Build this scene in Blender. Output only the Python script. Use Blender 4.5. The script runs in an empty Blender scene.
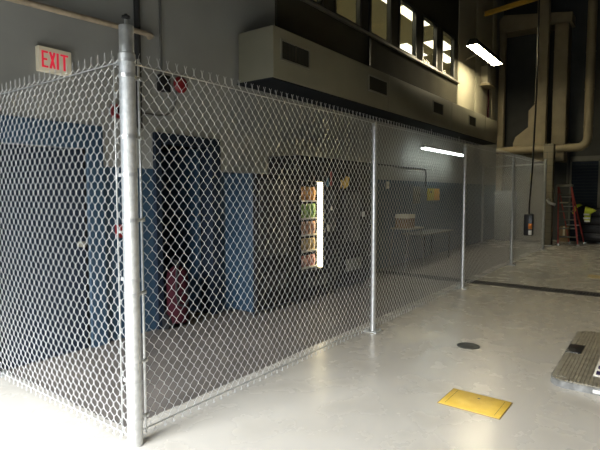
import bpy, bmesh, math, random
from mathutils import Vector, Matrix
random.seed(7)
S = bpy.context.scene
COL = S.collection
PI = math.pi

# ------------------------------------------------------------------ materials
def mat(name, c, rough=.5, metal=0., var=0., vscale=6., bump=0., bscale=60., emit=None, estr=0., detail=6., c2=None, spec=.5, stretch=(1, 1, 1)):
    m = bpy.data.materials.new(name); m.use_nodes = True
    nt = m.node_tree; b = nt.nodes['Principled BSDF']
    b.inputs['Base Color'].default_value = (*c, 1)
    b.inputs['Roughness'].default_value = rough
    b.inputs['Metallic'].default_value = metal
    b.inputs['Specular IOR Level'].default_value = spec
    tc = nt.nodes.new('ShaderNodeTexCoord'); mp = nt.nodes.new('ShaderNodeMapping')
    mp.inputs['Scale'].default_value = stretch
    nt.links.new(tc.outputs['Object'], mp.inputs['Vector'])
    if var > 0 or c2:
        n = nt.nodes.new('ShaderNodeTexNoise'); n.inputs['Scale'].default_value = vscale; n.inputs['Detail'].default_value = detail
        nt.links.new(mp.outputs['Vector'], n.inputs['Vector'])
        r = nt.nodes.new('ShaderNodeValToRGB')
        lo = tuple(max(0, x * (1 - var)) for x in c); hi = c2 or tuple(min(1, x * (1 + var)) for x in c)
        r.color_ramp.elements[0].position = .32; r.color_ramp.elements[1].position = .68
        r.color_ramp.elements[0].color = (*lo, 1); r.color_ramp.elements[1].color = (*hi, 1)
        nt.links.new(n.outputs['Fac'], r.inputs['Fac']); nt.links.new(r.outputs['Color'], b.inputs['Base Color'])
    if bump > 0:
        n2 = nt.nodes.new('ShaderNodeTexNoise'); n2.inputs['Scale'].default_value = bscale
        nt.links.new(mp.outputs['Vector'], n2.inputs['Vector'])
        bp = nt.nodes.new('ShaderNodeBump'); bp.inputs['Strength'].default_value = bump; bp.inputs['Distance'].default_value = .01
        nt.links.new(n2.outputs['Fac'], bp.inputs['Height']); nt.links.new(bp.outputs['Normal'], b.inputs['Normal'])
    if emit:
        b.inputs['Emission Color'].default_value = (*emit, 1); b.inputs['Emission Strength'].default_value = estr
    return m

def glass(name, tint, gloss=.08):
    m = bpy.data.materials.new(name); m.use_nodes = True
    nt = m.node_tree; nt.nodes.clear()
    o = nt.nodes.new('ShaderNodeOutputMaterial'); t = nt.nodes.new('ShaderNodeBsdfTransparent'); g = nt.nodes.new('ShaderNodeBsdfGlossy')
    t.inputs['Color'].default_value = (*tint, 1); g.inputs['Roughness'].default_value = .03
    x = nt.nodes.new('ShaderNodeMixShader'); x.inputs['Fac'].default_value = gloss
    nt.links.new(t.outputs[0], x.inputs[1]); nt.links.new(g.outputs[0], x.inputs[2]); nt.links.new(x.outputs[0], o.inputs['Surface'])
    return m

M = {}
M['galv'] = mat('galvanised_steel', (.62, .63, .62), .36, .75, var=.12, vscale=30, bump=.05)
M['galv_dull'] = mat('dull_galvanised_steel', (.47, .48, .46), .42, .5, var=.15, vscale=25, bump=.05)
M['wire'] = mat('galvanised_wire', (.66, .67, .67), .38, .55)
M['wall'] = None
M['soffit'] = mat('olive_grey_painted_metal', (.225, .213, .155), .55, var=.06, vscale=2, bump=.03)
M['spandrel'] = mat('dark_olive_paint_and_shade', (.056, .052, .038), .8, spec=.05, var=.08, vscale=2)  # also carries the wall shade painted below the office windows
M['panel'] = mat('beige_cladding', (.45, .42, .31), .55, var=.06, vscale=2)
M['frame_dark'] = mat('dark_bronze_frame', (.02, .02, .018), .4)
M['sill'] = mat('sill_metal', (.25, .24, .19), .4, .3)
M['navy'] = mat('navy_door_paint', (.012, .02, .034), .6, spec=.2, var=.12, vscale=3)
M['blue'] = mat('blue_gloss_paint', (.03, .066, .11), .32, var=.1, vscale=3)
M['bluedark'] = mat('deep_blue_enamel', (.018, .042, .07), .35, var=.1, vscale=3)
M['black'] = mat('black_plastic', (.012, .012, .013), .35)
M['blackmetal'] = mat('black_powder_coat', (.012, .012, .013), .6, spec=.2, var=.2, vscale=8)
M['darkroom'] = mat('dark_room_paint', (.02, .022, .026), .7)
M['beigepipe'] = mat('beige_pipe_paint', (.42, .34, .24), .5, var=.18, vscale=14)
M['conduit'] = mat('dark_conduit', (.03, .03, .03), .5)
M['greyconduit'] = mat('grey_conduit', (.13, .13, .12), .5)
M['duct'] = mat('tan_painted_duct', (.27, .225, .14), .55, var=.1, vscale=3, bump=.04, bscale=12)
M['slate'] = mat('dark_slate_wall', (.045, .048, .045), .7, var=.2, vscale=1.5)
M['slate_blue'] = mat('underside_shade', (.02, .023, .027), .8, spec=.2)
M['white'] = mat('white_plastic', (.75, .74, .68), .45)
M['cream'] = mat('cream_enamel', (.6, .55, .4), .45)
M['red'] = mat('red_enamel', (.22, .012, .016), .4, var=.1)
M['darkred'] = mat('dark_red_enamel', (.03, .004, .008), .75, spec=.15, var=.15)
M['ladder'] = mat('red_fibreglass', (.33, .035, .025), .5, var=.15, vscale=10)
M['alu'] = mat('aluminium', (.5, .5, .48), .35, .8, var=.1, vscale=20)
M['yellow'] = mat('yellow_hatch_paint', (.72, .47, .06), .4, var=.12, vscale=9, c2=(.78, .54, .1), bump=.04)
M['yellowgrime'] = mat('hatch_seam_grime', (.2, .13, .03), .7)
M['crane'] = mat('yellow_crane_paint', (.55, .36, .05), .5, var=.15)
M['card'] = mat('cardboard', (.22, .14, .07), .8, var=.1)
M['greycab'] = mat('grey_cabinet_enamel', (.13, .13, .11), .5, var=.1)
M['orange'] = mat('orange_plastic', (.7, .22, .02), .45)
M['hivis'] = mat('lime_yellow_fabric', (.62, .72, .06), .8, bump=.2, bscale=25, emit=None)
M['reflect'] = mat('silver_reflective_tape', (.85, .86, .85), .3, .2)
M['blackcloth'] = mat('black_fabric', (.013, .013, .015), .9, bump=.2, bscale=30)
M['castiron'] = mat('cast_iron', (.05, .055, .055), .5, .5, var=.3, vscale=40)
M['grate'] = mat('dark_grate_iron', (.018, .016, .014), .6, .3, var=.3, vscale=20)
M['olive_sign'] = mat('olive_yellow_sign', (.5, .42, .05), .5)
M['orange_sign'] = mat('orange_yellow_sign', (.75, .4, .07), .5)
M['trough'] = mat('drain_shadow', (.008, .008, .008), .9)
M['officewall'] = mat('office_wall_paint', (.6, .55, .42), .7)
M['officeceil'] = mat('office_ceiling_tile', (.5, .47, .36), .8, var=.05, vscale=4)
M['led'] = mat('vending_light_tube', (1, 1, 1), .4, emit=(1., .86, .52), estr=9.)
M['lens'] = mat('warm_lamp_lens', (1, 1, .95), .4, emit=(1., .87, .58), estr=62.)
M['tube'] = mat('cool_fluorescent_tube', (1, 1, 1), .4, emit=(.9, 1., .95), estr=9.)
M['troffer'] = mat('ceiling_light_diffuser', (1, 1, 1), .4, emit=(1., .95, .78), estr=9.)
M['fill_lamp'] = mat('fill_lamp_lens', (1, 1, 1), .4, emit=(1., .78, .36), estr=420.)
M['exitface'] = mat('exit_sign_face', (.7, .66, .52), .5, emit=(.9, .75, .5), estr=.12)
M['exitred'] = mat('exit_sign_letters', (.5, .02, .04), .4, emit=(1., .05, .1), estr=.4)
M['officeglass'] = glass('tinted_office_glass', (.6, .6, .54), .015)
M['vendglass'] = glass('clear_vending_glass', (.92, .92, .92), .04)

# wall: grey concrete paint above, blue wainscot below (paint boundary in object space)
def wall_mat():
    m = mat('grey_wall_blue_wainscot', (.2, .2, .19), .6)
    nt = m.node_tree; b = nt.nodes['Principled BSDF']; N = nt.nodes.new; L = nt.links.new
    tc = N('ShaderNodeTexCoord'); sx = N('ShaderNodeSeparateXYZ'); L(tc.outputs['Object'], sx.inputs[0])
    lt = N('ShaderNodeMath'); lt.operation = 'LESS_THAN'; lt.inputs[1].default_value = 1.865; L(sx.outputs['Z'], lt.inputs[0])
    n = N('ShaderNodeTexNoise'); n.inputs['Scale'].default_value = 1.3; n.inputs['Detail'].default_value = 5; L(tc.outputs['Object'], n.inputs['Vector'])
    r1 = N('ShaderNodeValToRGB'); r1.color_ramp.elements[0].position = .35; r1.color_ramp.elements[1].position = .7
    r1.color_ramp.elements[0].color = (.32, .325, .305, 1); r1.color_ramp.elements[1].color = (.37, .375, .352, 1)
    r2 = N('ShaderNodeValToRGB'); r2.color_ramp.elements[0].color = (.03, .064, .105, 1); r2.color_ramp.elements[1].color = (.04, .083, .135, 1)
    L(n.outputs['Fac'], r1.inputs['Fac']); L(n.outputs['Fac'], r2.inputs['Fac'])
    mx = N('ShaderNodeMixRGB'); L(lt.outputs[0], mx.inputs['Fac']); L(r1.outputs['Color'], mx.inputs['Color1']); L(r2.outputs['Color'], mx.inputs['Color2'])
    L(mx.outputs['Color'], b.inputs['Base Color'])
    rr = N('ShaderNodeMapRange'); L(lt.outputs[0], rr.inputs['Value']); rr.inputs['To Min'].default_value = .65; rr.inputs['To Max'].default_value = .35
    L(rr.outputs[0], b.inputs['Roughness'])
    n2 = N('ShaderNodeTexNoise'); n2.inputs['Scale'].default_value = 25; L(tc.outputs['Object'], n2.inputs['Vector'])
    bp = N('ShaderNodeBump'); bp.inputs['Strength'].default_value = .08; bp.inputs['Distance'].default_value = .01; L(n2.outputs['Fac'], bp.inputs['Height']); L(bp.outputs['Normal'], b.inputs['Normal'])
    return m
M['wall'] = wall_mat()

def block_mat():
    m = mat('painted_block_wall', (.27, .24, .16), .6)
    nt = m.node_tree; b = nt.nodes['Principled BSDF']; N = nt.nodes.new; L = nt.links.new
    tc = N('ShaderNodeTexCoord'); mp = N('ShaderNodeMapping'); mp.inputs['Rotation'].default_value = (PI/2, 0, PI/2)
    sx = N('ShaderNodeSeparateXYZ'); cx = N('ShaderNodeCombineXYZ'); L(tc.outputs['Object'], sx.inputs[0]); L(sx.outputs['Y'], cx.inputs[0]); L(sx.outputs['Z'], cx.inputs[1])
    br = N('ShaderNodeTexBrick'); br.inputs['Scale'].default_value = 1.; br.inputs['Brick Width'].default_value = .4; br.inputs['Row Height'].default_value = .2; br.inputs['Mortar Size'].default_value = .008
    br.inputs['Color1'].default_value = (.13, .115, .072, 1); br.inputs['Color2'].default_value = (.12, .105, .068, 1); br.inputs['Mortar'].default_value = (.07, .063, .042, 1)
    L(cx.outputs[0], br.inputs['Vector']); L(br.outputs['Color'], b.inputs['Base Color'])
    return m
M['block'] = block_mat()

def floor_mat():
    m = mat('grey_epoxy_floor', (.5, .48, .43), .3)
    nt = m.node_tree; b = nt.nodes['Principled BSDF']; N = nt.nodes.new; L = nt.links.new
    def math_(op, a, c=None, clamp=False):
        n = N('ShaderNodeMath'); n.operation = op; n.use_clamp = clamp
        for i, v in enumerate((a, c)):
            if v is None: continue
            if isinstance(v, (int, float)): n.inputs[i].default_value = v
            else: L(v, n.inputs[i])
        return n.outputs[0]
    tc = N('ShaderNodeTexCoord'); P = tc.outputs['Object']; sx = N('ShaderNodeSeparateXYZ'); L(P, sx.inputs[0])
    def noise(s, d=6, rough=.55):
        n = N('ShaderNodeTexNoise'); n.inputs['Scale'].default_value = s; n.inputs['Detail'].default_value = d; n.inputs['Roughness'].default_value = rough; L(P, n.inputs['Vector']); return n.outputs['Fac']
    big, mid, fine = noise(.7), noise(3.), noise(30.)
    def ramp(f, p0, c0, p1, c1):
        r = N('ShaderNodeValToRGB'); e = r.color_ramp.elements
        e[0].position = p0; e[0].color = (*c0, 1); e[1].position = p1; e[1].color = (*c1, 1); L(f, r.inputs['Fac']); return r.outputs['Color']
    paint = ramp(big, .35, (.42, .40, .36), .68, (.48, .46, .415))
    # grime blotches on the paint
    g = ramp(mid, .5, (1, 1, 1), .9, (.86, .85, .82))
    mul = N('ShaderNodeMixRGB'); mul.blend_type = 'MULTIPLY'; mul.inputs['Fac'].default_value = 1; L(paint, mul.inputs['Color1']); L(g, mul.inputs['Color2'])
    spk = ramp(noise(9., 3, .7), .74, (1, 1, 1), .79, (.55, .52, .48))
    mul2 = N('ShaderNodeMixRGB'); mul2.blend_type = 'MULTIPLY'; mul2.inputs['Fac'].default_value = .7; L(mul.outputs[0], mul2.inputs['Color1']); mul2.inputs['Color2'].default_value = (1, 1, 1, 1)
    # bare concrete behind the fence
    bare = ramp(mid, .3, (.085, .076, .068), .7, (.14, .125, .113))
    wob = math_('MULTIPLY', math_('SUBTRACT', fine, .5), .05); wob2 = math_('MULTIPLY', math_('SUBTRACT', big, .5), .12)
    w = math_('ADD', wob, wob2)
    ey = math_('GREATER_THAN', math_('ADD', sx.outputs['Y'], w), 2.86)
    ex = math_('GREATER_THAN', math_('ADD', sx.outputs['X'], w), 1.9)
    ex2 = math_('LESS_THAN', sx.outputs['X'], 14.9)
    inside = math_('MULTIPLY', math_('MULTIPLY', ey, ex), ex2)
    mx = N('ShaderNodeMixRGB'); L(inside, mx.inputs['Fac']); L(mul2.outputs[0], mx.inputs['Color1']); L(bare, mx.inputs['Color2'])
    # white plaster patches round the post feet
    def patch(cx, cy, rx, ry):
        dx = math_('DIVIDE', math_('SUBTRACT', sx.outputs['X'], cx), rx); dy = math_('DIVIDE', math_('SUBTRACT', sx.outputs['Y'], cy), ry)
        d = math_('ADD', math_('MULTIPLY', dx, dx), math_('MULTIPLY', dy, dy))
        d = math_('ADD', d, math_('MULTIPLY', math_('SUBTRACT', mid, .5), 2.4))
        return math_('SUBTRACT', 1., d, True)
    cur = mx.outputs[0]
    for (a, c_, rx, ry) in ((8.0, 2.28, .5, .34), (5.2, 2.2, .45, .3), (11.5, 2.4, .5, .25)):
        f = math_('MULTIPLY', patch(a, c_, rx, ry), .7)
        q = N('ShaderNodeMixRGB'); q.inputs['Color2'].default_value = (.6, .57, .48, 1); L(f, q.inputs['Fac']); L(cur, q.inputs['Color1']); cur = q.outputs[0]
    L(cur, b.inputs['Base Color'])
    rg = N('ShaderNodeMapRange'); L(mid, rg.inputs['Value']); rg.inputs['From Min'].default_value = .3; rg.inputs['From Max'].default_value = .7; rg.inputs['To Min'].default_value = .25; rg.inputs['To Max'].default_value = .29
    mr = N('ShaderNodeMath'); mr.operation = 'ADD'; L(rg.outputs[0], mr.inputs[0]); ii = math_('MULTIPLY', inside, .3); L(ii, mr.inputs[1]); L(mr.outputs[0], b.inputs['Roughness'])
    return m
M['floor'] = floor_mat()

def ribbed_mat():
    m = mat('ribbed_aluminium_tread', (.26, .24, .19), .5, .35, var=.25, vscale=12)
    return m
M['tread'] = ribbed_mat()

# ------------------------------------------------------------------ mesh builder
class MB:
    def __init__(s): s.v = []; s.f = []
    def add(s, vs, fs):
        o = len(s.v); s.v += [tuple(v) for v in vs]; s.f += [tuple(i + o for i in f) for f in fs]; return s
    def box(s, x0, y0, z0, x1, y1, z1, bev=0., mtx=None):
        if bev <= 0:
            vs = [(x0,y0,z0),(x1,y0,z0),(x1,y1,z0),(x0,y1,z0),(x0,y0,z1),(x1,y0,z1),(x1,y1,z1),(x0,y1,z1)]
            fs = [(0,3,2,1),(4,5,6,7),(0,1,5,4),(1,2,6,5),(2,3,7,6),(3,0,4,7)]
        else:
            bm = bmesh.new(); bmesh.ops.create_cube(bm, size=1)
            for v in bm.verts: v.co = Vector(((x0+x1)/2 + v.co.x*(x1-x0), (y0+y1)/2 + v.co.y*(y1-y0), (z0+z1)/2 + v.co.z*(z1-z0)))
            bmesh.ops.bevel(bm, geom=bm.edges[:], offset=bev, segments=2, profile=.5, affect='EDGES')
            bm.verts.index_update(); vs = [v.co.copy() for v in bm.verts]; fs = [[v.index for v in f.verts] for f in bm.faces]; bm.free()
        if mtx: vs = [mtx @ Vector(v) for v in vs]
        return s.add(vs, fs)
    def tube(s, pts, r, n=8, cap=True, r_list=None):
        pts = [Vector(p) for p in pts]; vs = []; fs = []
        t = (pts[1] - pts[0]).normalized(); a = Vector((0,0,1)) if abs(t.z) < .9 else Vector((1,0,0))
        u = t.cross(a).normalized()
        for i, p in enumerate(pts):
            if i == 0: tt = pts[1] - pts[0]
            elif i == len(pts)-1: tt = pts[i] - pts[i-1]
            else: tt = (pts[i+1] - pts[i]).normalized() + (pts[i] - pts[i-1]).normalized()
            tt.normalize(); u = (u - tt * u.dot(tt)).normalized(); w = tt.cross(u)
            rr = r_list[i] if r_list else r
            for k in range(n):
                an = 2*PI*k/n; vs.append(p + (u*math.cos(an) + w*math.sin(an))*rr)
        for i in range(len(pts)-1):
            for k in range(n):
                fs.append((i*n+k, i*n+(k+1)%n, (i+1)*n+(k+1)%n, (i+1)*n+k))
        if cap: fs.append(tuple(reversed(range(n)))); fs.append(tuple((len(pts)-1)*n + k for k in range(n)))
        return s.add(vs, fs)
    def lathe(s, c, prof, n=24, axis='z', cap=True):
        vs = []; fs = []
        for (r, h) in prof:
            for k in range(n):
                a = 2*PI*k/n; p = (r*math.cos(a), r*math.sin(a), h)
                if axis == 'y': p = (p[0], p[2], p[1])
                if axis == 'x': p = (p[2], p[0], p[1])
                vs.append((c[0]+p[0], c[1]+p[1], c[2]+p[2]))
        for i in range(len(prof)-1):
            for k in range(n): fs.append((i*n+k, i*n+(k+1)%n, (i+1)*n+(k+1)%n, (i+1)*n+k))
        if cap: fs.append(tuple(reversed(range(n)))); fs.append(tuple((len(prof)-1)*n+k for k in range(n)))
        return s.add(vs, fs)
    def prism(s, poly, axis, a, b):
        n = len(poly)
        def P(q, h): return {'x': (h, q[0], q[1]), 'y': (q[0], h, q[1]), 'z': (q[0], q[1], h)}[axis]
        vs = [P(q, a) for q in poly] + [P(q, b) for q in poly]
        fs = [tuple(range(n)), tuple(reversed(range(n, 2*n)))] + [(i, i+n, (i+1) % n + n, (i+1) % n) for i in range(n)]
        return s.add(vs, fs)
    def build(s, name, m, parent=None, smooth=True, fixn=True):
        me = bpy.data.meshes.new(name); me.from_pydata(s.v, [], s.f)
        if fixn:
            bm = bmesh.new(); bm.from_mesh(me); bmesh.ops.recalc_face_normals(bm, faces=bm.faces[:]); bm.to_mesh(me); bm.free()
        me.materials.append(M[m] if isinstance(m, str) else m)
        if smooth:
            me.polygons.foreach_set('use_smooth', [True]*len(me.polygons)); me.set_sharp_from_angle(angle=math.radians(35))
        o = bpy.data.objects.new(name, me); COL.objects.link(o)
        if parent:
            o.parent = parent; o.matrix_parent_inverse = Matrix.Translation(parent.location).inverted()
        me.update(); return o

def thing(name, label, cat, loc=(0,0,0), group=None):
    o = bpy.data.objects.new(name, None); COL.objects.link(o); o.location = loc; o.empty_display_size = .1
    o['label'] = label; o['category'] = cat
    if group: o['group'] = group
    return o
def tag(o, label, cat, group=None):
    o['label'] = label; o['category'] = cat
    if group: o['group'] = group
    return o
def struct(o): o['kind'] = 'structure'; return o

# ------------------------------------------------------------------ the hall
HZ = 9.5; XL, XR, YB, YF = -1.2, 18.4, 4.7, -9.0
struct(MB().box(XL-.2, YF-.2, -.2, XR+.2, 8.2, 0).build('floor', 'floor'))
struct(MB().box(XL-.2, YF-.2, HZ, XR+.2, 8.2, HZ+.2).build('ceiling', 'slate'))
# back wall with opening for the open doorway (x 3.6-4.42) and the office windows
W0 = [6.05, 7.33, 8.60, 9.89, 11.17, 12.43]; WW = .89; WZ0, WZ1 = 4.66, 5.74
wb = MB(); D0, D1, DZ = 3.6, 4.43, 2.2
wb.box(XL, YB, 0, D0, YB+.18, 3.7); wb.box(D1, YB, 0, XR, YB+.18, 3.7); wb.box(D0, YB, DZ, D1, YB+.18, 3.7)
wb.box(XL, YB, 3.7, XR, YB+.04, WZ0); wb.box(XL, YB, WZ1, XR, YB+.04, HZ)
xs = XL
for x in W0: wb.box(xs, YB, WZ0, x, YB+.04, WZ1); xs = x + WW
wb.box(xs, YB, WZ0, XR, YB+.04, WZ1)
struct(wb.build('wall_back', 'wall', smooth=False))
struct(MB().box(XR, YF, 0, XR+.2, 8, HZ).build('wall_right', 'slate'))
struct(MB().box(XL, YF-.2, 0, XR, YF, HZ).build('wall_front', 'slate'))
BD0, BD1, BDZ = -.6, 4.55, 2.7      # open bay door to daylight, left of the camera
wl = MB(); wl.box(XL-.2, YF, 0, XL, BD0, HZ).box(XL-.2, BD1, 0, XL, YB, HZ).box(XL-.2, BD0, BDZ, XL, BD1, HZ)
struct(wl.build('wall_left', 'wall', smooth=False))
# dark room behind the open doorway
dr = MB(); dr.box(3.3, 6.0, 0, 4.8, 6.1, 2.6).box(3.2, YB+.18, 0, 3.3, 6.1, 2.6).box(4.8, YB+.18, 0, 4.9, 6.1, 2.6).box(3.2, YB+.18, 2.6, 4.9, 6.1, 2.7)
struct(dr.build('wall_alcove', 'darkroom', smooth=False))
# office behind the windows
of = MB(); of.box(5.0, 8, 3.7, 17.4, 8.1, 6.1).box(4.9, YB+.18, 3.7, 5, 8.1, 6.1).box(17.4, YB+.18, 3.7, 17.5, 8.1, 6.1).box(4.9, YB+.18, 3.6, 17.5, 8.1, 3.7)
struct(of.build('wall_office', 'officewall', smooth=False))
struct(MB().box(5.0, 5.6, 3.7, 8.0, 5.68, 6.0).build('wall_partition', 'officewall', smooth=False))
struct(MB().box(4.9, YB+.18, 6.0, 17.5, 8.1, 6.1).build('ceiling_office', 'officeceil', smooth=False))

# cladding on the upper wall: dark fascia over the windows, wall shade painted as a dark sheet under them, beige panels to the right
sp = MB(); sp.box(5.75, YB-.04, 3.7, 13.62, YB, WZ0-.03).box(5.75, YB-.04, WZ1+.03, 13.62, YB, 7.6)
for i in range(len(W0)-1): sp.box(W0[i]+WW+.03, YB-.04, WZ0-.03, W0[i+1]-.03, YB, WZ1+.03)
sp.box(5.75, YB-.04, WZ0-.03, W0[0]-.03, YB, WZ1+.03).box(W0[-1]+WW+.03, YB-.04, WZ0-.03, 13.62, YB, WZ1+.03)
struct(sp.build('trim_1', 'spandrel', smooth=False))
for i, (a, b_) in enumerate(((13.68, 15.17), (15.23, 16.92), (16.98, 17.4))):
    struct(MB().box(a, YB-.045, 3.7, b_, YB, 7.9, bev=.006).build('trim_%d' % (i+2), 'panel'))
for i, x in enumerate(W0):
    w = struct(bpy.data.objects.new('window_%d' % (i+1), None)); COL.objects.link(w); w.location = (x+WW/2, YB, WZ0)
    fr = MB(); t = .035
    fr.box(x-.02, YB-.055, WZ0-.02, x+t, YB+.04, WZ1+.02).box(x+WW-t, YB-.055, WZ0-.02, x+WW+.02, YB+.04, WZ1+.02)
    fr.box(x+t, YB-.055, WZ1-t, x+WW-t, YB+.04, WZ1+.02).box(x+t, YB-.055, WZ0-.02, x+WW-t, YB+.04, WZ0+t)
    fr.build('window_frame', 'frame_dark', w, smooth=False)
    MB().box(x+t, YB+.02, WZ0+t, x+WW-t, YB+.026, WZ1-t).build('pane', 'officeglass', w, smooth=False)
struct(MB().box(5.75, YB-.11, WZ0-.07, 13.64, YB-.04, WZ0-.025, bev=.006).build('trim_5', 'sill'))

# soffit box under the office, with its grilles
so = MB().box(4.92, 4.05, 3.07, 15.5, YB-.04, 3.72, bev=.012)
struct(MB().box(4.93, 4.07, 3.05, 15.49, YB, 3.07).build('soffit_underside', 'slate_blue', smooth=False))  # thin dark sheet, shade under the soffit put into its colour
struct(MB().box(8.52, YB-.07, 3.72, 8.60, YB-.04, 7.6).build('trim_9', 'frame_dark', smooth=False))
struct(so.build('soffit', 'soffit'))
for i, x in enumerate((8.2, 11.5, 14.2)):
    struct(MB().box(x, 4.043, 3.07, x+.012, 4.05, 3.72).build('trim_%d' % (6+i), 'sill'))
gl = ['double louvred vent grille nearest the free end of the soffit box', 'louvred vent grille on the soffit above the second fence post', 'small vent grille on the soffit below the rightmost office window', 'vent grille on the far end of the soffit below the lit hanging lamp']
for i, (a, b_) in enumerate(((5.06, 5.71), (7.42, 8.12), (10.3, 10.92), (12.75, 13.32))):
    g = thing('vent_grille', gl[i], 'vent', ((a+b_)/2, 4.05, 3.32), 'vent grilles on the soffit')
    z0, z1 = 3.31, 3.58; t = .022
    f = MB().box(a, 4.03, z0, a+t, 4.05, z1).box(b_-t, 4.03, z0, b_, 4.05, z1).box(a+t, 4.03, z0, b_-t, 4.05, z0+t).box(a+t, 4.03, z1-t, b_-t, 4.05, z1)
    f.build('frame', 'sill' if i < 2 else 'soffit', g, smooth=False)
    MB().box(a+t, 4.044, z0+t, b_-t, 4.05, z1-t).build('backing', 'trough', g, smooth=False)
    sl = MB(); k = a + .05
    while k < b_-.04: sl.box(k, 4.034, z0+t, k+.008, 4.044, z1-t); k += .032
    if i == 0: sl.box((a+b_)/2-.012, 4.03, z0+t, (a+b_)/2+.012, 4.046, z1-t)
    sl.build('louvre', 'spandrel', g, smooth=False)

# doors
d1 = struct(bpy.data.objects.new('door_1', None)); COL.objects.link(d1); d1.location = (2.2, YB, 0)
f = MB().box(.7, YB-.05, 2.03, 2.89, YB, 2.27).box(2.72, YB-.05, 0, 2.89, YB, 2.03).box(.7, YB-.05, 0, .82, YB, 2.03)
f.build('door_frame', 'blue', d1, smooth=False)
MB().box(1.78, YB-.035, .01, 2.675, YB-.001, 2.02).build('door_leaf', 'navy', d1, smooth=False)
MB().box(.83, YB-.035, .01, 1.765, YB-.001, 2.02).build('door_leaf', 'navy', d1, smooth=False)
MB().box(2.678, YB-.012, 0, 2.717, YB-.001, 2.03).build('door_gap', 'trough', d1, smooth=False)
MB().lathe((2.62, YB-.035, 1.08), [(.03,0),(.03,-.02),(.012,-.025),(.012,-.05),(.028,-.055),(.03,-.075),(.015,-.085)], 14, 'y').build('door_handle', 'sill', d1)
d2 = struct(bpy.data.objects.new('door_2', None)); COL.objects.link(d2); d2.location = (4, YB, 0)
MB().box(3.54, YB-.05, 0, 3.62, YB+.16, 2.28).box(4.41, YB-.05, 0, 4.56, YB+.16, 2.28).box(3.62, YB-.05, 2.17, 4.41, YB+.16, 2.28).build('door_frame', 'navy', d2, smooth=False)
lf = MB().box(4.36, YB+.17, .01, 4.405, YB+1.0, 2.16).build('door_leaf', 'blue', d2, smooth=False)
# far navy roller door
d3 = struct(bpy.data.objects.new('door_3', None)); COL.objects.link(d3); d3.location = (XR, 2.04, 0)
rd = MB()
for i in range(26): rd.box(XR-.05 - (.01 if i % 2 else 0), 1.66, i*.1+.005, XR, 2.42, (i+1)*.1)
rd.build('roller_curtain', 'navy', d3, smooth=False)
MB().box(XR-.1, 2.42, 0, XR, 2.47, 2.75).box(XR-.1, 1.6, 0, XR, 1.66, 2.75).box(XR-.1, 1.6, 2.62, XR, 2.47, 2.78).build('door_frame', 'greycab', d3, smooth=False)
# painted block wall at the far end
struct(MB().box(17.95, 3.2, 0, 18.4, YB, 3.0).build('wall_block', 'block', smooth=False))

# ------------------------------------------------------------------ fence
P = .0753; HALF = P/2
def mesh_run(p0, p1, z0=.035, z1=2.415, r=.0018):
    """woven diamond wires between two floor points"""
    p0 = Vector(p0); p1 = Vector(p1); d = (p1-p0); Ln = d.length; d.normalize(); nrm = Vector((-d.y, d.x))
    n = int(Ln/HALF); m = MB(); rows = 52; st = (z1-z0)/rows; kn = .0065
    def pt(a, b, off): q = p0 + d*a + nrm*off; return Vector((q.x, q.y, b))
    ns = 4
    for i in range(n):
        pts = []
        for k in range(rows+1):
            side = (k + i) % 2
            a = i*HALF + (HALF if side else 0)
            a += (.0012 if side else -.0012)      # hooks round the neighbouring wire
            off = (.003 if side else -.003)
            pts += [pt(a, z0 + k*st - kn, off), pt(a, z0 + k*st + kn, off)]
        # top selvage: wire turns upward into a twisted barb
        kk = rows; side = (kk + i) % 2
        a = i*HALF + (HALF if side else 0)
        if side: pts += [pt(a-.001, z1+.022, .003), pt(a-.009, z1+.04, .004)]
        else: pts += [pt(a+.001, z1+.022, -.003), pt(a+.009, z1+.04, -.004)]
        # bottom selvage: knuckle
        side0 = i % 2; a0 = i*HALF + (HALF if side0 else 0)
        sg = -1 if side0 else 1
        pts = [pt(a0+sg*.012, z0-.012, 0), pt(a0+sg*.004, z0-.022, .002)] + pts
        m.tube(pts, r, ns, cap=False)
    return m
def post_bm(x, y, r, z1, cap=True, z0=0.012):
    m = MB(); m.lathe((x, y, 0), [(r, z0), (r, z1)], 20)
    return m
def base_plate(x, y, s=.085):
    m = MB().box(x-s, y-s, 0, x+s, y+s, .012, bev=.004)
    for a, b_ in ((1,1),(1,-1),(-1,1),(-1,-1)): m.lathe((x+a*s*.7, y+b_*s*.7, .012), [(.012,0),(.012,.01),(.005,.011),(.005,.022)], 6)
    return m
FY = 2.62; CX = 1.8
fl = thing('chain_link_fence', 'long galvanised chain link fence running from the thick corner post along the cage', 'fence', (CX, FY, 0))
mesh_run((1.905, FY+.034), (15.0, FY+.034)).build('chain_link_mesh', 'wire', fl, smooth=False, fixn=False)
# corner post with sleeve, cap, bolt
cp = MB().lathe((CX, FY, 0), [(.047, 0), (.047, 2.375), (.05, 2.38), (.05, 2.42), (.043, 2.425), (.043, 2.585), (.039, 2.588), (.039, 2.56)], 32)
cpo = cp.build('corner_post', 'galv', fl)
MB().lathe((CX, FY, 2.55), [(.036, 0), (.036, .035), (.012, .045), (.01, .075)], 16).build('cap', 'galv_dull', cpo)
MB().lathe((CX, FY, 2.62), [(.008, 0), (.008, .01), (.026, .014), (.026, .024), (.01, .028), (.01, .036)], 10).build('bolt', 'black', cpo)
bands = [2.29, 1.93, 1.42, .96, .52, .16]
for z in bands:
    b_ = MB().lathe((CX, FY, z), [(.0505, -.011), (.0505, .011)], 24)
    b_.box(CX+.035, FY-.004, z-.011, CX+.105, FY+.012, z+.011, bev=.002)
    b_.lathe((CX+.088, FY-.012, z), [(.010, 0), (.010, .01)], 6, 'y')
    b_.build('post_band', 'galv', fl)
MB().box(CX+.098, FY+.024, .03, CX+.107, FY+.04, 2.42, bev=.001).build('tension_bar', 'galv', fl)
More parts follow.
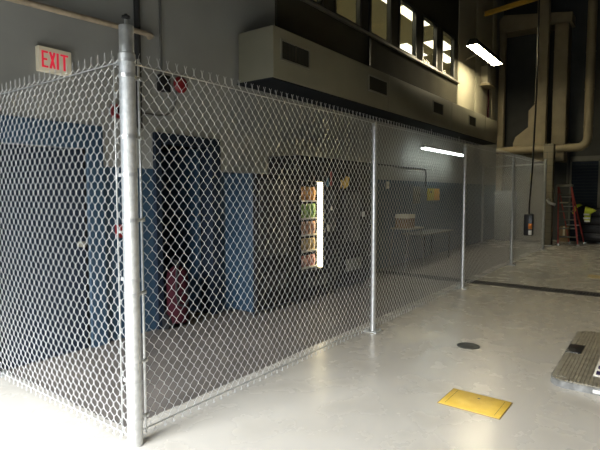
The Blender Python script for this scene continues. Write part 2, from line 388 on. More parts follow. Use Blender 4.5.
for z, r, nm in ((2.378, .0042, 'top_tension_wire'), (.06, .0035, 'bottom_tension_wire')):
    pts = [(CX+.05 + i*.4, FY+.028, z + .004*math.sin(i*1.3)) for i in range(33)] + [(15.0, FY+.028, z)]
    MB().tube(pts, r, 6).build(nm, 'galv', fl)
for i, x in enumerate((4.97, 8.12, 11.4, 14.96)):
    po = post_bm(x, FY, .031, 2.36 if i < 3 else 2.5).build('line_post', 'galv' if i < 2 else 'galv_dull', fl)
    base_plate(x, FY).build('base_plate', 'galv_dull', po)
    MB().lathe((x, FY, 2.36 if i < 3 else 2.5), [(.033, -.03), (.033, .0), (.026, .012), (.01, .018)], 16).build('cap', 'galv_dull', po)
    for k in range(7):
        z = .2 + k*.35
        MB().tube([(x-.045, FY+.036, z-.02), (x-.036, FY-.01, z), (x, FY-.036, z+.006), (x+.036, FY-.01, z), (x+.045, FY+.036, z-.02)], .0025, 5).build('tie_wire', 'wire', po)

fs = thing('chain_link_fence', 'short chain link fence side left of the thick corner post, reaching back to the wall', 'fence', (CX, 3.7, 0))
mesh_run((CX-.02, FY+.05), (CX-.02, 4.62), r=.0016).build('chain_link_mesh', 'wire', fs, smooth=False, fixn=False)
MB().box(CX-.026, FY+.1, .03, CX-.016, FY+.105, 2.42, bev=.001).build('tension_bar', 'galv', fs)
for z in (2.38, 1.7, 1.05, .4):
    b_ = MB().lathe((CX, FY, z), [(.0505, -.011), (.0505, .011)], 24); b_.box(CX-.012, FY+.035, z-.011, CX+.004, FY+.1, z+.011, bev=.002)
    b_.build('post_band', 'galv', fs)
for z, r, nm in ((2.378, .0042, 'top_tension_wire'), (.06, .0035, 'bottom_tension_wire')):
    MB().tube([(CX-.02, FY+.05, z), (CX-.02, 3.6, z-.004), (CX-.02, 4.66, z)], r, 6).build(nm, 'galv', fs)
po = post_bm(CX, 4.64, .031, 2.4).build('end_post', 'galv', fs); base_plate(CX, 4.61).build('base_plate', 'galv_dull', po)

fr_ = thing('chain_link_fence', 'far cross fence with a top rail closing the end of the cage', 'fence', (15.5, 3.6, 0))
A, B = Vector((15.02, 2.68)), Vector((15.9, 4.55)); 
mesh_run((A.x, A.y), (B.x, B.y), r=.0017).build('chain_link_mesh', 'wire', fr_, smooth=False, fixn=False)
MB().tube([(A.x, A.y, 2.39), (B.x, B.y, 2.39)], .021, 10).build('top_rail', 'galv_dull', fr_)
po = post_bm(B.x, B.y, .031, 2.5).build('end_post', 'galv_dull', fr_); base_plate(B.x, B.y).build('base_plate', 'galv_dull', po)

# ------------------------------------------------------------------ wall fittings on the left
ex = thing('exit_sign', 'white exit sign with red letters high on the grey wall', 'sign', (2.42, YB, 2.82))
x0, x1, z0, z1 = 2.262, 2.575, 2.715, 2.94; yf = YB-.06
MB().box(x0, yf, z0, x1, YB, z1, bev=.006).build('housing', 'exitface', ex)
lt = MB(); lw = .058; lh = .15; bz = z0+.035; s = .017
def bar(xa, za, xb, zb, w=s):
    d = Vector((xb-xa, zb-za)); d.normalize(); n = Vector((-d.y, d.x))*w/2
    lt.prism([(xa+n.x, za+n.y), (xb+n.x, zb+n.y), (xb-n.x, zb-n.y), (xa-n.x, za-n.y)], 'y', yf-.004, yf+.001)
lx = x0+.028
bar(lx+s/2, bz, lx+s/2, bz+lh); bar(lx, bz+s/2, lx+lw, bz+s/2); bar(lx, bz+lh/2, lx+lw*.85, bz+lh/2); bar(lx, bz+lh-s/2, lx+lw, bz+lh-s/2)
lx += .07; bar(lx+s/2, bz, lx+lw-s/2, bz+lh, .02); bar(lx+lw-s/2, bz, lx+s/2, bz+lh, .02)
lx += .07; bar(lx+s/2, bz, lx+s/2, bz+lh, .02)
lx += .036; bar(lx+.036, bz, lx+.036, bz+lh, .02); bar(lx, bz+lh-s/2, lx+.074, bz+lh-s/2)
lt.build('lettering', 'exitred', ex, smooth=False)

tag(MB().tube([(-1.15, 4.6, 3.15), (2.06, 4.6, 3.27), (3.40, 4.6, 3.325), (3.47, 4.605, 3.328), (3.50, 4.63, 3.328), (3.51, 4.67, 3.328), (3.51, 4.695, 3.328)], .028, 12).build('conduit_pipe', 'beigepipe'),
    'beige pipe slanting along the upper wall above the exit sign', 'pipe')
tag(MB().tube([(3.34, 4.66, 2.3), (3.34, 4.66, HZ-.02)], .034, 12).build('drain_pipe', 'conduit'), 'thick black vertical pipe on the wall behind the top of the corner post', 'pipe')
jb = thing('junction_box', 'black junction box on the wall beside the red alarm bell', 'box', (3.68, YB, 2.84))
MB().box(3.61, YB-.07, 2.75, 3.76, YB, 2.94, bev=.01).build('housing', 'black', jb)
MB().tube([(3.66, YB-.025, 2.93), (3.66, YB-.025, HZ-.02)], .014, 8).build('conduit', 'greyconduit', jb)
ab = thing('alarm_bell', 'round red alarm bell on the grey wall with a looping conduit', 'alarm', (3.92, YB, 2.86))
MB().lathe((3.92, YB, 2.87), [(.05, 0), (.05, -.03), (.095, -.032), (.098, -.05), (.085, -.075), (.06, -.092), (.015, -.097)], 24, 'y').build('gong', 'red', ab)
MB().tube([(3.87, YB-.02, 2.79), (3.86, YB-.02, 2.66), (3.82, YB-.02, 2.56), (3.74, YB-.02, 2.50), (3.62, YB-.02, 2.475), (3.36, YB-.02, 2.47)], .011, 8).build('conduit', 'greyconduit', ab)
pl = thing('fire_alarm_pull', 'small red pull station on the blue wall left of the corner post', 'alarm', (3.08, YB, 1.2))
MB().box(3.03, YB-.05, 1.11, 3.13, YB, 1.25, bev=.008).build('housing', 'red', pl)
MB().box(3.045, YB-.066, 1.16, 3.115, YB-.05, 1.185, bev=.003).build('pull_handle', 'white', pl)
st = thing('alarm_strobe', 'small red alarm strobe on the grey wall above the blue paint', 'alarm', (3.07, YB, 2.45))
MB().box(3.015, YB-.05, 2.38, 3.125, YB, 2.52, bev=.008).build('housing', 'red', st)
MB().box(3.045, YB-.075, 2.42, 3.095, YB-.05, 2.49, bev=.01).build('strobe_lens', 'darkred', st)
# red wheeled extinguisher in the dark doorway
fe = thing('fire_extinguisher', 'dark red extinguisher cylinder standing in the dark open doorway', 'fire extinguisher', (3.8, 4.6, 0))
MB().lathe((3.74, 4.55, .0), [(.12, .08), (.125, .1), (.125, .6), (.11, .67), (.06, .72), (.03, .74)], 24).build('cylinder', 'darkred', fe)
MB().lathe((3.74, 4.55, .74), [(.022, 0), (.022, .04), (.03, .045), (.03, .06)], 12).box(3.73, 4.5, .79, 3.75, 4.63, .805).build('valve', 'black', fe)
MB().tube([(3.74, 4.52, .77), (3.66, 4.46, .7), (3.63, 4.44, .45), (3.66, 4.43, .3), (3.74, 4.42, .27), (3.80, 4.42, .36), (3.77, 4.42, .45), (3.70, 4.42, .43)], .013, 8).build('hose', 'black', fe)
for dx in (-.13, .13): MB().lathe((3.74+dx, 4.60, .09), [(.03, -.02), (.088, -.02), (.09, -.01), (.09, .01), (.088, .02), (.03, .02)], 20, 'x').build('wheel', 'black', fe)

# ------------------------------------------------------------------ vending machines
vs_ = thing('vending_machine', 'blue sided drinks machine with its shaded front painted black beside the open doorway', 'vending machine', (5.09, 4.4, 0), 'vending machines along the wall')
bx0, bx1, by0, by1, bzt = 4.65, 5.53, 4.12, 4.68, 1.84
MB().box(bx0, by0+.06, .05, bx1, by1, bzt, bev=.012).build('cabinet', 'bluedark', vs_)
MB().box(bx0+.005, by0, .08, bx1-.005, by0+.06, bzt-.005, bev=.012).build('door', 'blackmetal', vs_)  # front turned away from the daylight, its shade put into the black
MB().box(bx0+.06, by0-.012, .75, bx1-.24, by0, 1.74, bev=.006).build('display_panel', 'black', vs_)
MB().box(bx1-.2, by0-.012, .9, bx1-.05, by0, 1.5, bev=.005).build('selection_panel', 'blackmetal', vs_)
MB().box(bx0+.15, by0-.01, .3, bx1-.25, by0, .52, bev=.006).build('delivery_flap', 'black', vs_)
for a in (bx0+.06, bx1-.06):
    for b_ in (by0+.1, by1-.06): MB().lathe((a, b_, 0), [(.03, 0), (.03, .01), (.015, .015), (.015, .06)], 10).build('foot', 'black', vs_)

sv = thing('vending_machine', 'black snack machine with a lit glass front and packets on shelves', 'vending machine', (6.08, 4.4, 0), 'vending machines along the wall')
ax0, ax1, ay0, ay1, azt = 5.57, 6.6, 4.12, 4.68, 2.12; wx0, wx1, wz0, wz1 = 5.62, 6.2, .45, 1.76
c = MB(); c.box(ax0, ay0, .06, wx0, ay1, azt).box(wx1, ay0, .06, ax1, ay1, azt).box(wx0, ay0, .06, wx1, ay1, wz0).box(wx0, ay0, wz1, wx1, ay1, azt).box(wx0, ay1-.04, wz0, wx1, ay1, wz1)
c.build('cabinet', 'blackmetal', sv, smooth=False)
MB().box(wx0+.001, ay1-.05, wz0, wx1-.001, ay1-.041, wz1).build('back_liner', 'cream', sv, smooth=False)
for a in (ax0+.06, ax1-.06):
    for b_ in (ay0+.08, ay1-.06): MB().lathe((a, b_, 0), [(.03, 0), (.03, .01), (.015, .015), (.015, .07)], 10).build('foot', 'black', sv)
MB().box(wx1-.035, ay0+.02, wz0+.01, wx1-.002, ay0+.10, wz1-.01, bev=.006).build('light_tube', 'led', sv)
MB().box(wx0, ay0+.004, wz0, wx1, ay0+.009, wz1).build('glass_front', 'vendglass', sv, smooth=False)
shz = [.49, .735, .975, 1.22, 1.48]
for z in shz: MB().box(wx0+.002, ay0+.06, z-.02, wx1-.04, ay1-.05, z, bev=.003).build('shelf', 'white', sv)
MB().box(6.3, ay0-.01, 1.0, 6.52, ay0, 1.62, bev=.005).build('control_panel', 'black', sv)
MB().box(6.37, ay0-.014, 1.32, 6.42, ay0-.009, 1.38, bev=.003).build('keypad', 'white', sv)
MB().box(6.29, ay0-.012, 1.0, 6.335, ay0-.001, 1.1, bev=.003).build('coin_slot', 'alu', sv)
MB().box(6.37, ay0-.006, 1.70, 6.42, ay0, 1.92, bev=.002).build('red_sticker', 'red', sv)
MB().box(6.27, ay0-.006, 1.68, 6.33, ay0, 1.82, bev=.002).build('blue_sticker', mat('blue_sticker', (.02, .12, .2), .5), sv)
MB().box(5.75, ay0-.012, .2, 6.3, ay0, .36, bev=.006).build('delivery_flap', 'black', sv)

tv = thing('vending_machine', 'tall black machine with a yellow sticker, right of the lit snack machine', 'vending machine', (7.18, 4.4, 0), 'vending machines along the wall')
MB().box(6.64, 4.18, .06, 7.72, 4.68, 2.12, bev=.012).build('cabinet', 'blackmetal', tv)
MB().box(6.65, 4.12, .1, 7.71, 4.18, 2.11, bev=.012).build('door', 'blackmetal', tv)
for a in (6.7, 7.66):
    for b_ in (4.2, 4.62): MB().lathe((a, b_, 0), [(.03, 0), (.03, .01), (.015, .015), (.015, .07)], 10).build('foot', 'black', tv)
MB().prism([(6.68, 1.66), (6.74, 1.74), (6.79, 1.66), (6.9, 1.7), (6.94, 1.84), (6.83, 1.86), (6.78, 1.77), (6.68, 1.8)], 'y', 4.112, 4.12).build('yellow_sticker', 'crane', tv, smooth=False)
MB().box(6.78, 4.108, .8, 7.3, 4.12, 1.6, bev=.006).build('display_panel', 'black', tv)
MB().box(7.38, 4.108, 1.18, 7.46, 4.12, 1.27, bev=.004).build('coin_slot', 'alu', tv)
MB().box(6.85, 4.11, .3, 7.35, 4.12, .5, bev=.004).build('delivery_flap', 'greycab', tv)

# snacks
def bag_mesh(w, h, d):
    m = MB(); nu, nv = 8, 10; V = []
    for sgn in (-1, 1):
        for j in range(nv+1):
            for i in range(nu+1):
                u = i/nu; v = j/nv; bul = (math.sin(PI*u)*math.sin(PI*v))**.55 if 0 < u < 1 and 0 < v < 1 else 0
                V.append(((u-.5)*w*(1-.06*math.sin(PI*v)), sgn*bul*d/2, v*h))
    n1 = (nu+1)*(nv+1); Fs = []
    for k in (0, 1):
        for j in range(nv):
            for i in range(nu):
                a = k*n1 + j*(nu+1)+i; Fs.append((a, a+1, a+nu+2, a+nu+1))
    return m.add(V, Fs)
rows = [('orange', (.75, .33, .08), 'orange snack packet on the top shelf of the lit vending machine', 4, 1.48, .2),
        ('green', (.22, .4, .08), 'green snack packet on the second shelf from the top of the lit machine', 4, 1.22, .21),
        ('brown', (.4, .2, .12), 'reddish brown snack packet on the middle shelf of the lit machine', 4, .975, .19),
        ('tan', (.5, .36, .16), 'tan snack packet on the fourth shelf down in the lit machine', 4, .735, .18),
        ('pink', (.5, .2, .18), 'pinkish snack packet on the bottom shelf of the lit vending machine', 4, .49, .17)]
for nm, colr, lab, n, z, h in rows:
    mt = mat(nm + '_snack_foil', colr, .35, .1, var=.55, vscale=18, detail=2)
    proto = None
    for i in range(n):
        x = wx0+.075 + i*.13
        if proto is None:
            proto = bag_mesh(.12, h, .075).build('snack_packet', mt, fixn=True); o = proto
        else:
            o = proto.copy(); COL.objects.link(o)
        o.location = (x, ay0+.12 + .008*(i % 2), z); tag(o, lab, 'snack', nm + ' snack packets on one shelf')

# ------------------------------------------------------------------ cage: bench area
wt = thing('work_stand', 'small pale topped stand with splayed legs near the back wall of the cage', 'table', (9.6, 4.3, 0))
MB().box(9.25, 4.05, .84, 9.95, 4.5, .87, bev=.005).build('tabletop', 'sill', wt)
for a, b_, dx in ((9.3, 4.1, -.22), (9.9, 4.1, .2), (9.3, 4.45, -.22), (9.9, 4.45, .2)):
    MB().tube([(a, b_, .845), (a+dx, b_, 0)], .014, 8).build('leg', 'greyconduit', wt)
bx = thing('parts_box', 'pale carton standing on the small stand inside the cage', 'box', (9.45, 4.25, .87))
MB().box(9.27, 4.12, .87, 9.62, 4.4, 1.13, bev=.006).build('carton', 'card', bx); MB().box(9.265, 4.115, 1.07, 9.625, 4.405, 1.15, bev=.006).build('lid', 'cream', bx)
ft = thing('folding_table', 'long low grey folding table under the yellow wall sign', 'table', (10.9, 4.35, 0))
MB().box(10.12, 4.1, .66, 11.95, 4.66, .69, bev=.006).build('tabletop', 'greycab', ft)
for a in (10.25, 11.8):
    for b_ in (4.16, 4.6): MB().tube([(a, b_, .665), (a, b_, 0)], .014, 8).build('leg', 'blackmetal', ft)
ys = thing('wall_sign', 'yellow and orange notice on the blue wall inside the cage', 'sign', (12.1, YB, 1.55))
MB().box(11.7, YB-.02, 1.4, 12.12, YB, 1.70, bev=.003).build('panel', 'olive_sign', ys); MB().box(12.12, YB-.02, 1.4, 12.5, YB, 1.70, bev=.003).build('panel', 'orange_sign', ys)
MB().prism([(11.78, 1.58), (11.9, 1.66), (11.98, 1.58), (11.9, 1.60)], 'y', YB-.024, YB-.02).build('marking', 'black', ys, smooth=False)
gp = thing('switch_panel', 'grey electrical switch panel on the blue wall left of the yellow notice', 'panel', (11, YB, 1.5))
MB().box(10.83, YB-.06, 1.34, 11.14, YB, 1.74, bev=.008).build('housing', 'greycab', gp); MB().box(11.08, YB-.075, 1.5, 11.11, YB-.06, 1.58, bev=.003).build('switch_lever', 'black', gp)
sw = thing('light_switch', 'small white switch box on the wall right of the second fence post', 'switch', (9.5, YB, 1.75))
MB().box(9.43, YB-.03, 1.68, 9.53, YB, 1.83, bev=.005).build('plate', 'white', sw); MB().box(9.47, YB-.04, 1.73, 9.49, YB-.03, 1.77).build('toggle', 'cream', sw)
tag(MB().tube([(7.9, YB-.02, 2.17), (11.45, YB-.02, 2.17), (11.53, YB-.02, 2.15), (11.56, YB-.02, 2.08), (11.56, YB-.02, 1.75), ], .014, 8).build('conduit_pipe', 'conduit'), 'thin dark conduit along the wall that bends down above the yellow notice', 'pipe')
# fluorescent strip under the soffit
fx = thing('strip_light', 'white fluorescent strip light hanging under the soffit inside the cage', 'light', (11.85, 4.3, 2.55))
MB().prism([(4.24, 2.60), (4.36, 2.60), (4.33, 2.66), (4.27, 2.66)], 'x', 10.4, 13.3).build('housing', 'white', fx, smooth=False)
for y in (4.265, 4.335): MB().tube([(10.44, y, 2.575), (13.26, y, 2.575)], .019, 10).build('tube', 'tube', fx)
for x in (10.9, 12.8): MB().tube([(x, 4.3, 2.655), (x, 4.3, 3.05)], .006, 6).build('hanger', 'galv_dull', fx)

# hanging hooded lamp on the cladding
hl = thing('hooded_lamp', 'glowing hooded lamp held out from the beige cladding right of the windows', 'light', (13.7, 4.0, 5.3))
lz = 5.25; la, lb, lc, ld = 12.5, 14.85, 3.8, 4.06
hd = MB(); q = [(la, lc), (lb, lc), (lb, ld), (la, ld)]; e = .02
lo = [(la-e, lc-e, lz-.005), (lb+e, lc-e, lz-.005), (lb+e, ld+e, lz-.005), (la-e, ld+e, lz-.005)]
hi = [(la+.06, lc+.06, lz+.17), (lb-.06, lc+.06, lz+.17), (lb-.06, ld-.06, lz+.17), (la+.06, ld-.06, lz+.17)]
inn = [(la, lc, lz-.005), (lb, lc, lz-.005), (lb, ld, lz-.005), (la, ld, lz-.005)]
hd.add(lo+hi+inn, [(4,5,6,7)] + [(i, (i+1) % 4, 4+(i+1) % 4, 4+i) for i in range(4)] + [(i, (i+1) % 4, 8+(i+1) % 4, 8+i) for i in range(4)])
hd.build('hood', 'spandrel', hl, smooth=False)
MB().box(la, lc, lz-.004, lb, ld, lz+.02).build('lens', 'lens', hl, smooth=False)
MB().tube([(14.2, 3.93, lz+.16), (14.2, 4.3, lz+.22), (14.2, YB-.05, lz+.1)], .02, 8).build('bracket', 'sill', hl)
cb = thing('control_box', 'beige box with a small shelf on the cladding below the hooded lamp', 'box', (16.1, YB, 4.9))
MB().box(15.75, YB-.25, 4.95, 16.2, YB-.045, 5.5, bev=.01).build('housing', 'panel', cb); MB().box(15.65, YB-.34, 4.89, 16.35, YB-.045, 4.95, bev=.005).build('shelf', 'duct', cb)
tag(MB().tube([(16.45, YB-.09, 3.75), (16.45, YB-.09, 5.7)], .03, 8).build('drain_pipe', 'darkred'), 'short dark red pipe on the cladding beside the beige control box', 'pipe')

# ------------------------------------------------------------------ office ceiling lights
for i, (a, b_, c_, d_) in enumerate(((8.7, 4.76, 10.75, 5.32), (10.95, 4.76, 12.6, 5.32), (13.9, 5.25, 15.1, 5.8), (15.3, 5.7, 16.6, 6.05), (13.7, 6.2, 15.3, 6.85), (6.6, 4.95, 7.8, 5.5))):
    lab = ['bright office ceiling light seen in the third window from the right', 'bright office ceiling light at the top of the second window from the right', 'office ceiling light seen low between the two right windows', 'office ceiling light seen low in the rightmost window', 'far office ceiling light at the bottom of the third window from the right', 'office ceiling light over the leftmost window'][i]
    t = thing('office_light', lab, 'light', ((a+c_)/2, (b_+d_)/2, 6.0), 'ceiling lights in the office')
    MB().box(a-.02, b_-.02, 5.975, a, d_+.02, 6.0).box(c_, b_-.02, 5.975, c_+.02, d_+.02, 6.0).box(a, b_-.02, 5.975, c_, b_, 6.0).box(a, d_, 5.975, c_, d_+.02, 6.0).build('frame', 'white', t, smooth=False)
    MB().box(a, b_, 5.98, c_, d_, 5.995).build('diffuser', 'troffer', t, smooth=False)

# ------------------------------------------------------------------ floor fittings
fh = thing('floor_hatch', 'yellow painted steel floor hatch in the grey floor', 'hatch', (3.7, 1.08, 0))
hm = Matrix.Translation((3.7, 1.08, 0)) @ Matrix.Rotation(math.radians(-1), 4, 'Z')
MB().box(-.168, -.222, 0, .168, .222, .006, bev=.002, mtx=hm).build('frame', 'yellow', fh)
sm = MB()
for (a, b_, c_, d_) in ((-.175, -.229, -.168, .229), (.168, -.229, .175, .229), (-.168, -.229, .168, -.222), (-.168, .222, .168, .229)): sm.box(a, b_, 0, c_, d_, .0035, mtx=hm)
for (a, b_, c_, d_) in ((-.14, -.182, .14, -.179), (-.14, .179, .14, .182)): sm.box(a, b_, .0055, c_, d_, .0068, mtx=hm)
sm.build('seam', 'yellowgrime', fh, smooth=False)
MB().box(-.006, -.012, .005, .012, .006, .009, bev=.002, mtx=hm @ Matrix.Translation((.08, .0, 0))).build('lift_hole', 'black', fh)
fd = thing('floor_drain', 'round iron drain cover in the floor between the yellow hatch and the fence', 'drain', (5.07, 1.56, 0))
MB().lathe((5.07, 1.56, 0), [(.115, 0), (.115, .004), (.108, .007), (.096, .007), (.094, .004)], 28).build('rim', 'castiron', fd)
MB().lathe((5.07, 1.56, .0), [(.092, .001), (.092, .006), (.02, .009)], 28).build('cover', 'castiron', fd)
tg = thing('trench_grate', 'long dark iron trench grate crossing the floor past the third fence post', 'grate', (8.85, 0, 0))
g1 = MB().box(8.68, -6, 0, 8.72, 4.6, .006).box(8.98, -6, 0, 9.02, 4.6, .006); g1.build('frame', 'grate', tg, smooth=False)
MB().box(8.72, -6, 0, 8.98, 4.6, .002).build('trough', 'trough', tg, smooth=False)
sl = MB(); y = -5.9
while y < 4.55: sl.box(8.72, y, .002, 8.98, y+.022, .006); y += .045
sl.build('slat', 'grate', tg, smooth=False)
struct(MB().box(10.55, -1.5, 0, 10.95, 1.08, .002).build('floor_marking', mat('worn_yellow_line', (.5, .36, .1), .5, c2=(.45, .40, .26), var=.1, vscale=5), smooth=False))

# ribbed metal platform at the right edge
mp_ = thing('ramp_plate', 'low ribbed metal platform with a rounded corner at the right edge', 'platform', (5.3, .1, 0))
X0, X1, Y0, Y1 = 4.42, 6.22, -.9, .70; cr = .13
def outline(x0, x1, y0, y1, r):
    pts = []
    for (cx, cy, a0) in ((x1-r, y1-r, 0), (x0+r, y1-r, 90), (x0+r, y0+r, 180), (x1-r, y0+r, 270)):
        for k in range(7):
            a = math.radians(a0 + 15*k); pts.append((cx+r*math.cos(a), cy+r*math.sin(a)))
    return pts
MB().prism(outline(X0, X1, Y0, Y1, cr), 'z', .0, .052).build('edge_frame', mat('scuffed_edge_metal', (.2, .2, .19), .5, .3, var=.35, vscale=14), mp_)
MB().prism(outline(X0+.014, X1-.014, Y0+.014, Y1-.014, cr-.014), 'z', .045, .058).build('deck', 'tread', mp_)
rb = MB(); y = Y0+.06
while y < Y1-.03:
    ins = .02 if y < Y1-.12 else .1
    if not (.5 < y < .5): rb.box(X0+ins, y, .058, X1-ins, y+.012, .0635)
    y += .028
rb.build('rib', 'tread', mp_, smooth=False)
MB().box(5.26, .56, .05, 5.56, .692, .066, bev=.003).build('rubber_pad', 'black', mp_)
lb_ = MB().box(4.68, .17, .06, 5.28, .405, .066, bev=.001).build('label_plate', 'white', mp_)
for (a, b_, c_, d_) in ((4.72, .30, 4.82, .39), (4.89, .31, 4.98, .39), (5.06, .30, 5.14, .38), (4.72, .19, 4.82, .27)):
    MB().box(a, b_, .066, c_, d_, .0672).build('print', mat('dark_violet_print', (.03, .02, .08), .5), lb_, smooth=False)
MB().box(4.41, -.2, .012, 4.425, .38, .038, bev=.003).build('bumper_strip', 'white', mp_)

# ------------------------------------------------------------------ far end
ds = thing('portal_duct', 'tall tan duct shaped like a portal against the far wall', 'duct', (17.9, 3.6, 0))
MB().box(17.7, 4.44, .01, 17.9, 4.64, 7.05, bev=.01).build('left_leg', 'duct', ds)
MB().box(17.7, 2.56, 2.6, 18.38, 2.95, 7.0, bev=.01).build('right_leg', 'duct', ds)
MB().prism([(2.47, 6.95), (4.64, 6.98), (4.66, 7.4), (4.5, 7.55), (2.47, 7.25)], 'x', 17.7, 18.38).build('lintel', 'duct', ds, smooth=False)
for z in (3.7, 4.9, 6.1):
    MB().box(17.685, 2.545, z, 18.38, 2.965, z+.012).build('seam_flange', 'duct', ds, smooth=False)
dd = thing('duct', 'tall tan duct with a stepped hood standing inside the portal duct', 'duct', (17.6, 3.25, 2.6))
MB().box(17.4, 3.08, 2.6, 17.68, 3.42, HZ-.02, bev=.01).build('riser', 'duct', dd)
MB().prism([(3.4, 4.47), (3.6, 4.26), (3.6, 3.73), (3.98, 3.43), (4.05, 3.24), (4.05, 3.1), (3.4, 3.1)], 'x', 17.42, 17.66).build('hood', 'duct', dd, smooth=False)
for z in (3.9, 4.5, 5.6, 6.8): MB().box(17.39, 3.07, z, 17.69, 3.43, z+.012).build('seam_flange', 'duct', dd, smooth=False)
hp = thing('exhaust_pipe', 'fat tan pipe running level then rising at the far right', 'pipe', (17.2, 2, 3))
pts = [(17.2, 4.5, 2.98), (17.2, 2.15, 2.98)] + [(17.2, 2.15-.28*math.sin(a), 2.98+.28*(1-math.cos(a))) for a in (.35, .8, 1.2)] + [(17.2, 1.87, 3.28), (17.2, 1.87, HZ-.02)]
MB().tube(pts, .125, 16).build('pipe_run', 'duct', hp)
for y in (2.35, 2.6, 3.7): MB().lathe((17.2, y, 2.98), [(.135, -.03), (.135, .03)], 16, 'y').build('coupling', 'duct', hp)
for z in (3.6, 4.7, 5.8): MB().lathe((17.2, 1.87, z), [(.135, -.02), (.135, .02)], 16).build('coupling', 'duct', hp)
for y in (2.6, 4.2): MB().tube([(17.2, y, 2.98), (17.9 if y > 3 else 18.38, y, 2.98)], .02, 6).build('wall_bracket', 'galv_dull', hp)
cg = thing('crane_girder', 'yellow crane girder crossing high up at the far end', 'crane beam', (16, 0, 7.2))
gm = Matrix.Translation((16.0, 4.66, 7.13)) @ Matrix.Rotation(math.radians(-5.8), 4, 'X')
MB().box(-.06, -13.4, -.05, .06, 0, -.03, mtx=gm).build('bottom_flange', 'crane', cg, smooth=False); MB().box(-.012, -13.4, -.03, .012, 0, .05, mtx=gm).build('web', 'crane', cg, smooth=False); MB().box(-.06, -13.4, .05, .06, 0, .07, mtx=gm).build('top_flange', 'crane', cg, smooth=False)
pc = thing('steel_column', 'square grey beige column just behind the last fence post', 'column', (16.4, 2.8, 0))
MB().box(16.22, 2.63, .01, 16.5, 2.9, 3.05, bev=.01).build('shaft', 'block', pc); MB().box(16.16, 2.57, 0, 16.56, 2.96, .02, bev=.004).build('base_plate', 'galv_dull', pc)
vf = MB().tube([(16.2, 2.72, 1.38), (16.05, 2.72, 1.38), (15.99, 2.70, 1.36), (15.97, 2.66, 1.30), (15.97, 2.5, 1.24)], .04, 10); vf.build('pipe_fitting', 'alu', pc)
tp = thing('steel_column', 'tan column at the far right edge beyond the black cabinet', 'column', (18.2, 1.5, 0))
MB().box(18.0, 1.3, .01, 18.38, 1.56, 3.1, bev=.01).build('shaft', 'duct', tp); MB().box(17.95, 1.25, 0, 18.38, 1.6, .02, bev=.004).build('base_plate', 'galv_dull', tp)
gc = thing('electrical_cabinet', 'plain grey cabinet standing behind the far cross fence', 'cabinet', (17.4, 4.3, 0))
MB().box(17.1, 3.92, .04, 17.6, 4.5, 1.66, bev=.012).build('housing', 'greycab', gc); MB().box(17.085, 3.95, .1, 17.1, 4.47, 1.6, bev=.004).build('door', 'greycab', gc); MB().box(17.065, 4.0, .85, 17.085, 4.03, 1.0, bev=.004).build('handle', 'black', gc); MB().box(17.13, 3.95, 0, 17.57, 4.47, .04).build('plinth', 'black', gc)
yl = MB().box(17.93, 3.5, 2.0, 17.95, 3.6, 2.25, bev=.003).build('pipe_label', 'olive_sign'); tag(yl, 'small yellow tag on the block wall beside the hanging cable', 'label')
pd = thing('crane_pendant', 'black crane control pendant with an orange button hanging on a long cable', 'controller', (10.8, 2.17, .7))
MB().box(10.74, 2.08, .72, 10.88, 2.25, 1.16, bev=.02).build('housing', 'black', pd)
pts = [(10.81, 2.165, 1.15), (10.8, 2.16, 1.4), (10.8, 2.13, 2.0), (10.8, 2.10, 3.2), (10.8, 2.09, 4.2), (10.8, 2.10, 6), (10.8, 2.1, HZ-.02)]
MB().tube(pts, .016, 8).build('cable', 'black', pd)
MB().lathe((10.745, 2.12, .92), [(.035, 0), (.035, -.03), (.03, -.05), (.03, -.09), (.01, -.1)], 14, 'x').box(10.70, 2.085, .86, 10.745, 2.155, .97, bev=.008).build('button', 'orange', pd)
MB().box(10.70, 2.09, .74, 10.745, 2.15, .83, bev=.008).build('switch_guard', 'white', pd)
# step ladder
ld_ = thing('step_ladder', 'red step ladder standing open by the far wall', 'ladder', (17, 2.2, 0))
F1, F2, R1, R2 = Vector((16.72, 1.97, 0)), Vector((16.55, 2.48, 0)), Vector((17.55, 1.9, 0)), Vector((17.45, 2.3, 0))
T1, T2 = Vector((17.0, 2.28, 1.82)), Vector((16.95, 2.6, 1.82))
T1 = Vector((17.0, 2.24, 1.8)); T2 = Vector((16.93, 2.58, 1.8))
def rail(a, b_, nm, w=.035):
    d = (b_-a).normalized(); s_ = d.cross(Vector((1, .15, 0))).normalized(); t_ = d.cross(s_)
    m = MB(); vs = [p + s_*i*w*.5 + t_*j*w for p in (a, b_) for i, j in ((-1,-1),(1,-1),(1,1),(-1,1))]
    m.add(vs, [(0,1,2,3),(4,7,6,5),(0,4,5,1),(1,5,6,2),(2,6,7,3),(3,7,4,0)]); return m.build(nm, 'ladder', ld_, smooth=False)
rail(F1, T1, 'front_rail', .042); rail(F2, T2, 'front_rail', .042); rail(R1, T1+Vector((.1, 0, -.04)), 'rear_rail'); rail(R2, T2+Vector((.1, 0, -.04)), 'rear_rail')
for k in range(1, 7):
    f_ = k/7; a = F1.lerp(T1, f_); b_ = F2.lerp(T2, f_); MB().tube([a, b_], .025, 6).build('step', 'greycab', ld_)
for k in (2, 4, 5):
    f_ = k/6; MB().tube([R1.lerp(T1+Vector((.1,0,-.04)), f_), R2.lerp(T2+Vector((.1,0,-.04)), f_)], .014, 6).build('rear_brace', 'alu', ld_)
MB().box(16.86, 2.2, 1.78, 17.14, 2.62, 1.85, bev=.012).build('cap', 'sill', ld_)
for p in (F1, F2, R1, R2): MB().box(p.x-.045, p.y-.035, 0, p.x+.045, p.y+.035, .05, bev=.006).build('foot', 'alu', ld_)
MB().box(16.80, 2.28, 1.28, 17.1, 2.50, 1.31, bev=.005).build('tool_tray', 'cream', ld_)
tb = thing('tool_cabinet', 'black cabinet on the floor right of the red step ladder', 'cabinet', (17.9, 1.6, 0))
